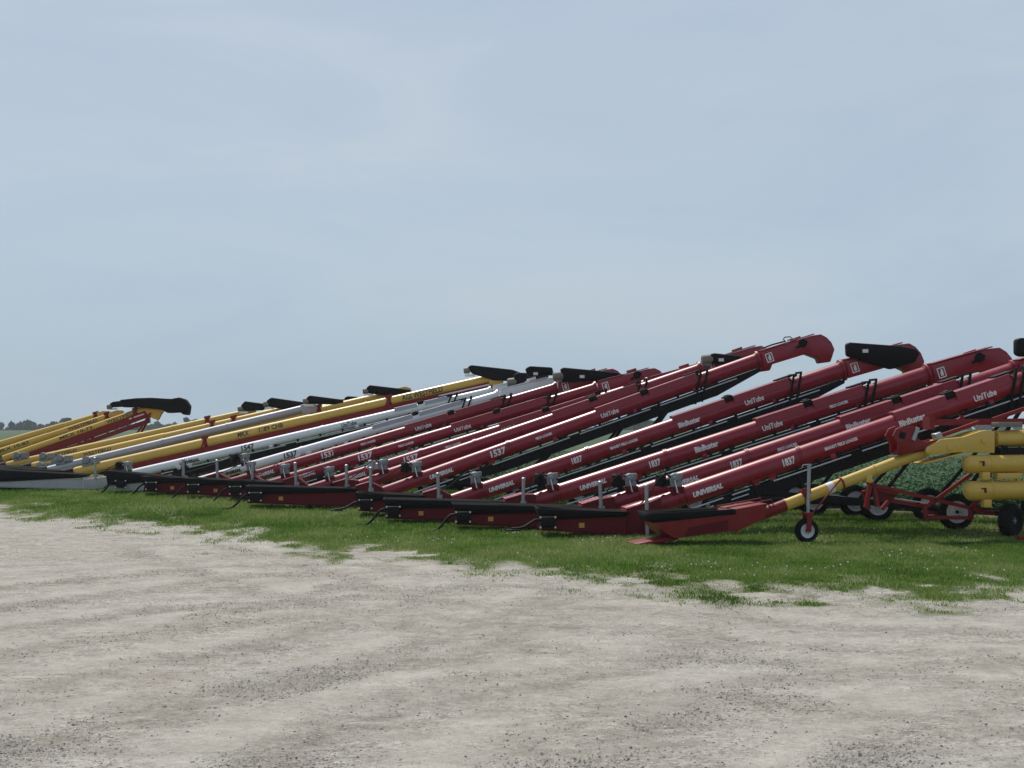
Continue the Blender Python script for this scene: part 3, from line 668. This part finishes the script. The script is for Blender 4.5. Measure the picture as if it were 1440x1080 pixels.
def ground_material():
    m, nt, b = newmat('gravel_and_soil')
    tc = nd(nt, 'ShaderNodeTexCoord'); P = tc.outputs['Object']
    at = nd(nt, 'ShaderNodeAttribute'); at.attribute_name = 'grass'
    def noise(scale, det=6, rough=.6, vec=None, stretch=None, rot=0, dist=0):
        n = nd(nt, 'ShaderNodeTexNoise', Scale=scale, Detail=det, Roughness=rough, Distortion=dist)
        if stretch:
            mp = nd(nt, 'ShaderNodeMapping'); mp.inputs['Scale'].default_value = stretch; mp.inputs['Rotation'].default_value = (0, 0, rot); lk(nt, P, mp.inputs['Vector']); lk(nt, mp.outputs[0], n.inputs['Vector'])
        else: lk(nt, P, n.inputs['Vector'])
        return n.outputs['Fac']
    big = noise(.22, 5, .6, dist=.6); mid = noise(1.3, 6, .65); fine = noise(11, 6, .75); grit = noise(55, 3, .7)
    tr = noise(1.0, 5, .6, stretch=(.30, .95, 1), rot=R(28), dist=1.4)
    tr2 = noise(1.0, 5, .6, stretch=(.28, .8, 1), rot=R(-22), dist=1.8)
    c = ramp(nt, mid, [(.28, (.345, .322, .28)), (.50, (.45, .423, .37)), (.70, (.54, .51, .45))]).outputs[0]
    c = mixc(nt, ramp(nt, tr, [(.46, (0, 0, 0)), (.66, (.26, .26, .26))]).outputs[0], c, (.30, .282, .25))
    c = mixc(nt, ramp(nt, tr2, [(.50, (0, 0, 0)), (.66, (.55, .55, .55))]).outputs[0], c, (.53, .508, .465))
    c = mixc(nt, ramp(nt, big, [(.50, (0, 0, 0)), (.70, (.6, .6, .6))]).outputs[0], c, (.40, .345, .27))
    c = mixc(nt, ramp(nt, fine, [(.30, (.7, .7, .7)), (.46, (0, 0, 0))]).outputs[0], c, (.22, .207, .185))
    c = mixc(nt, ramp(nt, fine, [(.56, (0, 0, 0)), (.72, (.6, .6, .6))]).outputs[0], c, (.56, .545, .52))
    c = mixc(nt, ramp(nt, grit, [(.33, (.7, .7, .7)), (.46, (0, 0, 0))]).outputs[0], c, (.19, .18, .17))
    clump = noise(3.6, 9, .84)
    c = mixc(nt, ramp(nt, clump, [(.38, (.8, .8, .8)), (.49, (0, 0, 0))]).outputs[0], c, (.26, .243, .212))
    c = mixc(nt, ramp(nt, clump, [(.53, (0, 0, 0)), (.63, (.7, .7, .7))]).outputs[0], c, (.58, .552, .49))
    vo = nd(nt, 'ShaderNodeTexVoronoi', Scale=30.0); lk(nt, P, vo.inputs['Vector'])
    vb = nd(nt, 'ShaderNodeSeparateColor'); lk(nt, vo.outputs['Color'], vb.inputs[0])
    pebm = ramp(nt, noise(1.1, 5, .7), [(.42, (0, 0, 0)), (.58, (1, 1, 1))]).outputs[0]
    peb = mixc(nt, pebm, (1, 1, 1), ramp(nt, vb.outputs[0], [(0, (.55, .54, .53)), (.28, (.82, .81, .80)), (.6, (1, 1, 1)), (1, (1.25, 1.24, 1.22))]).outputs[0])
    pm = nt.nodes.new('ShaderNodeMix'); pm.data_type = 'RGBA'; pm.blend_type = 'MULTIPLY'; pm.inputs[0].default_value = .9; lk(nt, c, pm.inputs[6]); lk(nt, peb, pm.inputs[7]); c = pm.outputs[2]
    a3 = nd(nt, 'ShaderNodeAttribute'); a3.attribute_name = 'track'
    mt_ = nd(nt, 'ShaderNodeMath', operation='MULTIPLY'); lk(nt, a3.outputs['Fac'], mt_.inputs[0]); lk(nt, ramp(nt, clump, [(.40, (1.2, 1.2, 1.2)), (.62, (.3, .3, .3))]).outputs[0], mt_.inputs[1])
    c = mixc(nt, mt_.outputs[0], c, (.235, .213, .175))
    a4 = nd(nt, 'ShaderNodeAttribute'); a4.attribute_name = 'dust'
    c = mixc(nt, a4.outputs['Fac'], c, (.60, .565, .495))
    spot = noise(.9, 8, .8, stretch=(1, 1.2, 1), rot=R(15), dist=.8)
    c = mixc(nt, ramp(nt, spot, [(.58, (0, 0, 0)), (.70, (.62, .62, .62))]).outputs[0], c, (.29, .262, .195))
    c = mixc(nt, ramp(nt, spot, [(.30, (.7, .7, .7)), (.42, (0, 0, 0))]).outputs[0], c, (.60, .58, .53))
    # thatch / soil under the grass
    g = ramp(nt, mid, [(.3, (.09, .11, .045)), (.55, (.14, .165, .065)), (.8, (.23, .205, .12))]).outputs[0]
    ma = nd(nt, 'ShaderNodeMath', operation='ADD'); mf = nd(nt, 'ShaderNodeMath', operation='MULTIPLY'); mf.inputs[1].default_value = .5
    lk(nt, fine, mf.inputs[0]); lk(nt, at.outputs['Fac'], ma.inputs[0]); lk(nt, mf.outputs[0], ma.inputs[1])
    gf = ramp(nt, ma.outputs[0], [(.50, (0, 0, 0)), (1.0, (1, 1, 1))]).outputs[0]
    c = mixc(nt, gf, c, g)
    # bare brown strip along the crop edge
    a2 = nd(nt, 'ShaderNodeAttribute'); a2.attribute_name = 'soil'
    c = mixc(nt, a2.outputs['Fac'], c, (.17, .125, .085))
    lk(nt, c, b.inputs['Base Color']); b.inputs['Roughness'].default_value = .95; b.inputs['Specular IOR Level'].default_value = .15
    bp = nd(nt, 'ShaderNodeBump'); bp.inputs['Strength'].default_value = .7; bp.inputs['Distance'].default_value = .03
    s = nd(nt, 'ShaderNodeMath', operation='ADD'); lk(nt, fine, s.inputs[0]); lk(nt, grit, s.inputs[1]); lk(nt, s.outputs[0], bp.inputs['Height']); lk(nt, bp.outputs[0], b.inputs['Normal'])
    return m
def fedge(X): return 49.5 - 1.05 * X
soil = sm((GY - fedge(GX) + 3.6) / 1.2) * sm((fedge(GX) + 1.5 - GY) / 1) * (.55 + .45 * fbm(GX, GY * .6, 77)) * (np.abs(GX) < 60)
TR = [[(-60, 965), (130, 925), (330, 885), (480, 850), (600, 815)], [(-60, 1020), (180, 975), (420, 925), (600, 870), (700, 830)], [(250, 770), (330, 792), (440, 830), (620, 862), (900, 905)], [(150, 1090), (330, 1010), (560, 960), (760, 930), (880, 870), (900, 840)],
      [(540, 1090), (640, 1010), (760, 965), (980, 945), (1300, 985), (1460, 1000)], [(-40, 845), (160, 820), (330, 800), (470, 800)], [(1000, 1090), (1060, 1030), (1180, 985), (1460, 950)], [(-40, 900), (250, 868), (520, 850), (760, 862), (1100, 890), (1460, 905)]]
track = np.zeros_like(GX); dust = np.zeros_like(GX); nearm = (GX > -25) & (GX < 25) & (GY < 42) & (GY > 5)
wx = GX[nearm] + (fbm(GX[nearm] * .5, GY[nearm] * .5, 201) - .5) * .9; wy = GY[nearm] + (fbm(GX[nearm] * .5, GY[nearm] * .5, 211) - .5) * .9
def dline(pts):
    w = [W(*p, 1) for p in ()]; P = []
    for a, b in pts: Y = F * CAMH / (b - HOR); P.append(((a - CX) / F * Y, Y))
    d = np.full(wx.shape, 1e9)
    for (x0, y0), (x1, y1) in zip(P, P[1:]):
        L = (x1 - x0) ** 2 + (y1 - y0) ** 2; t = np.clip(((wx - x0) * (x1 - x0) + (wy - y0) * (y1 - y0)) / L, 0, 1)
        cr = np.sign((x1 - x0) * (wy - y0) - (y1 - y0) * (wx - x0)); q = np.hypot(wx - x0 - t * (x1 - x0), wy - y0 - t * (y1 - y0))
        d = np.where(q < np.abs(d), q * cr, d)
    return d
tk = np.zeros_like(wx); du = np.zeros_like(wx)
for i, p in enumerate(TR):
    d = dline(p)
    for off, wd in ((-.9, .34), (.9, .34)):
        tk = np.maximum(tk, np.exp(-((d - off) / wd) ** 2) * (.62 if i % 2 else .5)); du = np.maximum(du, np.exp(-((d - off - .55) / .3) ** 2) * .34)
brk = .35 + .65 * sm((fbm(wx * .7, wy * .7, 221) - .3) / .3)
track[nearm] = tk * brk; dust[nearm] = du * (1 - tk) * brk
GZ = GZ - track * .025 * near + dust * .012 * near
gr = sheet('ground', GX, GY, GZ, nx, ny, ground_material(), (('grass', gm), ('soil', soil), ('track', track), ('dust', dust))); tag(gr, kind='structure')

# ------------------------------------------------------------------ leaf soup helper
def leafy_mat(name, c0, c1, c2, trans=.0):
    m, nt, b = newmat(name); at = nd(nt, 'ShaderNodeAttribute'); at.attribute_name = 'tint'
    r_ = ramp(nt, at.outputs['Fac'], [(0, c0), (.5, c1), (1, c2)])
    lk(nt, r_.outputs[0], b.inputs['Base Color']); b.inputs['Roughness'].default_value = .7; b.inputs['Specular IOR Level'].default_value = .08
    if trans:
        t = nd(nt, 'ShaderNodeBsdfTranslucent'); lk(nt, r_.outputs[0], t.inputs['Color']); mx = nd(nt, 'ShaderNodeMixShader'); mx.inputs[0].default_value = trans
        lk(nt, b.outputs[0], mx.inputs[1]); lk(nt, t.outputs[0], mx.inputs[2]); lk(nt, mx.outputs[0], nt.nodes['Material Output'].inputs[0])
    return m
def soup(name, V, k, mat, tint):
    """V: (n*k,3) verts, n faces of k corners; tint per face"""
    n = len(V) // k; me = bpy.data.meshes.new(name)
    me.vertices.add(n * k); me.vertices.foreach_set('co', V.ravel().astype(np.float32))
    me.loops.add(n * k); me.loops.foreach_set('vertex_index', np.arange(n * k, dtype=np.int32))
    me.polygons.add(n); me.polygons.foreach_set('loop_start', np.arange(0, n * k, k, dtype=np.int32))
    me.attributes.new('tint', 'FLOAT', 'POINT').data.foreach_set('value', np.repeat(tint, k).astype(np.float32))
    me.update(calc_edges=True); me.materials.append(mat)
    o = bpy.data.objects.new(name, me); COL.objects.link(o); return o
MT['grassm'] = leafy_mat('grass_blades', (.07, .135, .022), (.135, .245, .042), (.27, .33, .11), .45)
def blades(X, Y, h, w, lean, tint):
    n = len(X); a = RNG.uniform(0, 2 * np.pi, n); b = RNG.uniform(0, 2 * np.pi, n)
    z = gz(X, Y); V = np.zeros((n, 4, 3))
    dx, dy = np.cos(a) * w / 2, np.sin(a) * w / 2; lx, ly = np.cos(b) * lean * h, np.sin(b) * lean * h
    V[:, 0] = np.stack([X - dx, Y - dy, z - .02], 1); V[:, 1] = np.stack([X + dx, Y + dy, z - .02], 1)
    V[:, 2] = np.stack([X + lx + dx * .3, Y + ly + dy * .3, z + h], 1); V[:, 3] = np.stack([X + lx * .5 - dx * .7, Y + ly * .5 - dy * .7, z + h * .62], 1)
    return V.reshape(-1, 3)
N = 900000
# sample uniformly in image rows so that near grass is denser
u = RNG.uniform(0, 1, N); Yg = 19 * (58 / 19) ** (u ** .9); Xg = RNG.uniform(-.40, .40, N) * Yg
mk = grassmask(Xg, Yg)
inside = (Yg < fedge(Xg) - np.where(Xg > 3, 2.8, 1.2) + RNG.normal(0, .5, N))
prob = np.clip(mk * 1.1 - .05, 0, 1) ** 1.8 * (.35 + .65 * sm((fbm(Xg * 1.3, Yg * .8, 61) - .28) / .3))
k = (RNG.uniform(0, 1, N) < prob) & inside
Xg, Yg, mk = Xg[k], Yg[k], mk[k]
pt = fbm(Xg * .5, Yg * .28, 51); pt2 = fbm(Xg * 2.1, Yg * 1.2, 52)
hh = .62 * (.035 + .075 * RNG.random(len(Xg))) * (.55 + .9 * pt2) * (.25 + .8 * mk ** 2) * (1 + .5 * sm((Yg - 30) / 6))
ti = np.clip(.5 + (pt - .5) * 1.7 + (pt2 - .5) * .9 + RNG.normal(0, .17, len(Xg)), 0, 1)
go = soup('grass', blades(Xg, Yg, hh, .007 + .006 * RNG.random(len(Xg)) + Yg * .00022, .5, ti), 4, MT['grassm'], ti); tag(go, 'short patchy green grass between the gravel lot and the machines', 'grass', kind='stuff')
print('blades', len(Xg))
# taller weed tufts around the machines
# clover heads
n = 700; Yc = RNG.uniform(21, 33, n); Xc = RNG.uniform(-.3, .36, n) * Yc; cl = fbm(Xc * .6, Yc * .5, 91)
k = (cl > .57) & (grassmask(Xc, Yc) > .6); Xc, Yc = Xc[k], Yc[k]
m = MB()
for x, y in zip(Xc, Yc):
    z = float(gz(x, y)) + random.uniform(.06, .1); s = random.uniform(.009, .017)
    m.add([(x - s, y, z), (x, y - s, z), (x + s, y, z), (x, y + s, z), (x, y, z + s * 1.2), (x, y, z - s)], [(0, 1, 4), (1, 2, 4), (2, 3, 4), (3, 0, 4), (1, 0, 5), (2, 1, 5), (3, 2, 5), (0, 3, 5)])
tag(m.build('clover_flowers', 'decal'), 'tiny white clover heads dotted through the grass', 'flowers', kind='stuff')
# loose stones
m, nt, b = newmat('stones'); at = nd(nt, 'ShaderNodeAttribute'); at.attribute_name = 'tint'
lk(nt, ramp(nt, at.outputs['Fac'], [(0, (.13, .125, .12)), (.35, (.30, .285, .26)), (.7, (.48, .46, .42)), (1, (.64, .62, .58))]).outputs[0], b.inputs['Base Color']); b.inputs['Roughness'].default_value = .9
n = 170000; u = RNG.random(n); Ys = 8.5 * (32 / 8.5) ** u; Xs = RNG.uniform(-.37, .37, n) * Ys
k = (grassmask(Xs, Ys) < .4) & (RNG.random(n) < sm((fbm(Xs * .5, Ys * .5, 71) - .42) / .25) * .85 + .15); Xs, Ys = Xs[k], Ys[k]; n = len(Xs)
sz = np.clip(.0055 * np.exp(RNG.normal(0, .5, n)), .003, .015)
oc = np.array([(1, 0, 0), (-1, 0, 0), (0, 1, 0), (0, -1, 0), (0, 0, .55), (0, 0, -.5)]); fc = np.array([(0, 2, 4), (2, 1, 4), (1, 3, 4), (3, 0, 4), (2, 0, 5), (1, 2, 5), (3, 1, 5), (0, 3, 5)])
zz = gz(Xs, Ys); fr = (fbm(Xs * .35 + Ys * .12, Ys * .5, 21) - .5) * .06 + (fbm(Xs * 1.6, Ys * 1.6, 31) - .5) * .035 + (fbm(Xs * 4.5, Ys * 4.5, 41, 2) - .5) * .02
vv = oc[None] * sz[:, None, None] * RNG.uniform(.6, 1.4, (n, 6, 1)); a = RNG.uniform(0, 6.28, n); ca, sa = np.cos(a)[:, None], np.sin(a)[:, None]
vv = np.stack([vv[..., 0] * ca - vv[..., 1] * sa, vv[..., 0] * sa + vv[..., 1] * ca, vv[..., 2]], -1) + np.stack([Xs, Ys, zz + fr + sz * .3 - .004], 1)[:, None]
so = soup('gravel', vv[:, fc].reshape(-1, 3), 3, m, np.repeat(np.clip(RNG.normal(.5, .28, n), 0, 1), 8)); tag(so, 'loose pale limestone chips scattered over the lot', 'gravel', kind='stuff')

# ------------------------------------------------------------------ crop field beyond
def crop_material():
    m, nt, b = newmat('crop'); tc = nd(nt, 'ShaderNodeTexCoord')
    n1 = nd(nt, 'ShaderNodeTexNoise', Scale=.05, Detail=5.0); n2 = nd(nt, 'ShaderNodeTexNoise', Scale=2.5, Detail=6.0, Roughness=.7)
    lk(nt, tc.outputs['Object'], n1.inputs['Vector']); lk(nt, tc.outputs['Object'], n2.inputs['Vector'])
    c = ramp(nt, n2.outputs['Fac'], [(.3, (.014, .038, .012)), (.55, (.028, .075, .022)), (.8, (.05, .105, .033))]).outputs[0]
    c = mixc(nt, ramp(nt, n1.outputs['Fac'], [(.4, (0, 0, 0)), (.7, (.5, .5, .5))]).outputs[0], c, (.06, .105, .04))
    lk(nt, c, b.inputs['Base Color']); b.inputs['Roughness'].default_value = .8; b.inputs['Specular IOR Level'].default_value = .2
    bp = nd(nt, 'ShaderNodeBump'); bp.inputs['Strength'].default_value = .8; bp.inputs['Distance'].default_value = .12; lk(nt, n2.outputs['Fac'], bp.inputs['Height']); lk(nt, bp.outputs[0], b.inputs['Normal'])
    return m
ws = axis_coords(-45, 35, .8, 2400, 1.16); ds = [0, .15, .5]
s = .5
while ds[-1] < 2600: ds.append(ds[-1] + s); s *= 1.045
ds = np.array(ds); FX, FD = np.meshgrid(ws, ds); FY = fedge(np.clip(FX, -60, 45)) + FD
FZ = .22 + .26 * sm(FD / .6) - .23 * (FD < .01) + (fbm(FX * .7, FY * .7, 101) - .5) * .16 * (FD > .1) * (FD < 150) + .6 * sm((FD - 60) / 400)
fo = sheet('field', FX, FY, FZ, len(ws), len(ds), crop_material()); tag(fo, kind='structure')
MT['cropm'] = leafy_mat('crop_leaves', (.012, .045, .012), (.026, .085, .022), (.05, .125, .035), .2)
n = 330000; u = RNG.random(n); D = 70 * u ** 2.2 + RNG.uniform(-.3, .3, n); Xp = RNG.uniform(-34, 30, n)
row = .76; Yp = fedge(Xp) + D; s_ = (Xp * .725 + Yp * .69); Xp = Xp + (np.round(s_ / row) * row - s_) * .725 * .85
z = .25 + RNG.random(n) * .38; sz = .025 + .03 * RNG.random(n)
dd = RNG.normal(0, 1, (n, 3)) * (1, 1, .35); dd /= np.linalg.norm(dd, axis=1)[:, None]; e = np.cross(dd, RNG.normal(0, 1, (n, 3)) * (.35, .35, 1)); e /= np.linalg.norm(e, axis=1)[:, None]
c0 = np.stack([Xp, Yp, z], 1); V = np.stack([c0 - dd * sz[:, None] * 1.6, c0 + e * sz[:, None] * .6, c0 + dd * sz[:, None] * 1.6, c0 - e * sz[:, None] * .6], 1).reshape(-1, 3)
co = soup('crop_plants', V, 4, MT['cropm'], np.clip(RNG.normal(.42, .13, n), 0, 1)); tag(co, 'dark green crop plants in rows beyond the parked machines', 'crop', kind='stuff')

# ------------------------------------------------------------------ distant trees
MT['treem'] = leafy_mat('tree_leaves', (.012, .028, .014), (.026, .052, .022), (.05, .08, .036), .15)
MT['bark'] = paint('bark', (.09, .07, .05), (.05, .045, .035), .9, 0, amt=.5)
def crown_pts(c, rx, rz, n, size):
    out, ti = [], []
    lobes = [(RNG.normal(0, .45, 3) * (rx, rx, rz) * .9, RNG.uniform(.35, .65)) for _ in range(9)]
    for o, s in lobes:
        k = n // 9; d = RNG.normal(0, 1, (k, 3)); d /= np.linalg.norm(d, axis=1)[:, None]
        p = np.array(c) + o + d * np.array((rx, rx, rz)) * s * RNG.uniform(.55, 1.05, (k, 1))
        a = RNG.normal(0, 1, (k, 3)); a /= np.linalg.norm(a, axis=1)[:, None]; b = np.cross(a, d); b /= np.linalg.norm(b, axis=1)[:, None] + 1e-6
        q = size * RNG.uniform(.6, 1.4, (k, 1)); out.append(np.stack([p - a * q, p - b * q * .7, p + a * q, p + b * q * .7], 1).reshape(-1, 3)); ti.append(np.clip(.5 + .25 * d[:, 2] * 0 + RNG.normal(0, .2, k) + (s - .5), 0, 1))
    return np.concatenate(out), np.concatenate(ti)
VV, TT = [], []
def mass(px0, px1, step, top, var, D):
    x = px0
    while x < px1:
        t = top + RNG.normal(0, var); h = (HOR + 1 - t) / F * D + CAMH * .5; rx = h * RNG.uniform(.45, .75)
        v, ti = crown_pts(((x - CX) / F * D, D + RNG.uniform(-25, 25), h * .52), rx, h * .47, 630, 1.15); VV.append(v); TT.append(ti); x += step * RNG.uniform(.5, 1.5)
mass(-420, 160, 9, 593, 1.2, 820); mass(160, 300, 9, 594.5, 1.5, 900); mass(300, 860, 11, 596, 1.5, 1000); mass(860, 960, 8, 592, 1.5, 860); mass(960, 1900, 12, 595.5, 2, 1000)
to = soup('treeline', np.concatenate(VV), 4, MT['treem'], np.concatenate(TT)); tag(to, 'hazy line of trees along the flat horizon', 'trees', kind='stuff')
def tree(px, top, D, label, rxf=.42):
    X = (px - CX) / F * D; h = (HOR - top) / F * D + CAMH; root = empty('tree', (X, D, .6)); tag(root, label, 'tree', 'single trees on the horizon')
    m = MB().sweep([(0, 0, -.3), (.1, 0, h * .3), (0, .1, h * .6)], [h * .035, h * .025, h * .012], 8)
    for k in range(5): a = k * 1.257; m.sweep([(.05, 0, h * .34), (math.cos(a) * h * .2, math.sin(a) * h * .2, h * .62)], [h * .016, h * .006], 6)
    m.build('trunk', 'bark', root)
    v, ti = crown_pts((0, 0, h * .58), h * rxf, h * .4, 1400, .5); o = soup('crown', v, 4, MT['treem'], ti); o.parent = root
tree(268, 588, 700, 'lone round tree on the horizon right of the black spout', .5)
tree(96, 588.5, 690, 'tallest of the horizon trees behind the far yellow augers')
tree(901, 587.5, 680, 'horizon tree seen in the gap below the highest maroon conveyor', .5)

# ------------------------------------------------------------------ light, sky
SUN_EL, SUN_AZ = 56, -22          # azimuth from +Y towards +X
sd = bpy.data.lights.new('sun', 'SUN'); sd.energy = 3.7; sd.angle = R(.8); sd.color = (1, .94, .85)
so = bpy.data.objects.new('sun', sd); COL.objects.link(so)
v = Vector((math.sin(R(SUN_AZ)) * math.cos(R(SUN_EL)), math.cos(R(SUN_AZ)) * math.cos(R(SUN_EL)), math.sin(R(SUN_EL))))
so.rotation_euler = v.to_track_quat('Z', 'Y').to_euler(); so.location = (0, 0, 60)
w = bpy.data.worlds.new('World'); sc.world = w; w.use_nodes = True; nt = w.node_tree; bg = nt.nodes['Background']
sky = nd(nt, 'ShaderNodeTexSky'); sky.sky_type = 'NISHITA'; sky.sun_disc = False; sky.sun_elevation = R(SUN_EL); sky.sun_rotation = R(SUN_AZ); sky.dust_density = 2.0
tc = nd(nt, 'ShaderNodeTexCoord'); mp = nd(nt, 'ShaderNodeMapping'); mp.inputs['Scale'].default_value = (1.5, 1.5, 6); mp.inputs['Rotation'].default_value = (R(7), R(-5), 0)
lk(nt, tc.outputs['Generated'], mp.inputs['Vector'])
n1 = nd(nt, 'ShaderNodeTexNoise', Scale=2.2, Detail=7.0, Roughness=.55, Distortion=.5); lk(nt, mp.outputs[0], n1.inputs['Vector'])
veil = ramp(nt, n1.outputs['Fac'], [(.34, (4.65, 5.5, 6.65)), (.5, (5.0, 5.8, 6.75)), (.64, (5.5, 6.1, 6.85))])
c = mixc(nt, .84, sky.outputs[0], veil.outputs[0])
sx = nd(nt, 'ShaderNodeSeparateXYZ'); lk(nt, tc.outputs['Generated'], sx.inputs[0])
gr_ = ramp(nt, sx.outputs['Z'], [(0, (.80, .90, .97)), (.10, (.90, .955, .99)), (.22, (.98, .995, 1)), (.34, (.95, .97, 1)), (.75, (.48, .53, .62))])
mm = nt.nodes.new('ShaderNodeMix'); mm.data_type = 'RGBA'; mm.blend_type = 'MULTIPLY'; mm.inputs[0].default_value = 1; lk(nt, c, mm.inputs[6]); lk(nt, gr_.outputs[0], mm.inputs[7]); c = mm.outputs[2]
lk(nt, c, bg.inputs['Color']); bg.inputs['Strength'].default_value = .1

# ------------------------------------------------------------------ haze
HZ = newmat('haze')[0]; nt = HZ.node_tree; nt.nodes.remove(nt.nodes['Principled BSDF'])
pv = nd(nt, 'ShaderNodeVolumePrincipled'); pv.inputs['Color'].default_value = (.80, .88, .96, 1); pv.inputs['Density'].default_value = .00022; pv.inputs['Anisotropy'].default_value = .2
lk(nt, pv.outputs[0], nt.nodes['Material Output'].inputs['Volume'])
hz = MB().box((0, 700, 9), (2600, 1480, 22)).build('haze', HZ, None); tag(hz, 'thin pale haze in the air over the fields', 'haze', kind='stuff')

sc.view_settings.view_transform = 'Standard'; sc.view_settings.look = 'None'; sc.view_settings.exposure = 0; sc.view_settings.gamma = 1
sc.render.engine = 'CYCLES'; sc.cycles.max_bounces = 6; sc.cycles.volume_bounces = 1; sc.cycles.use_denoising = True
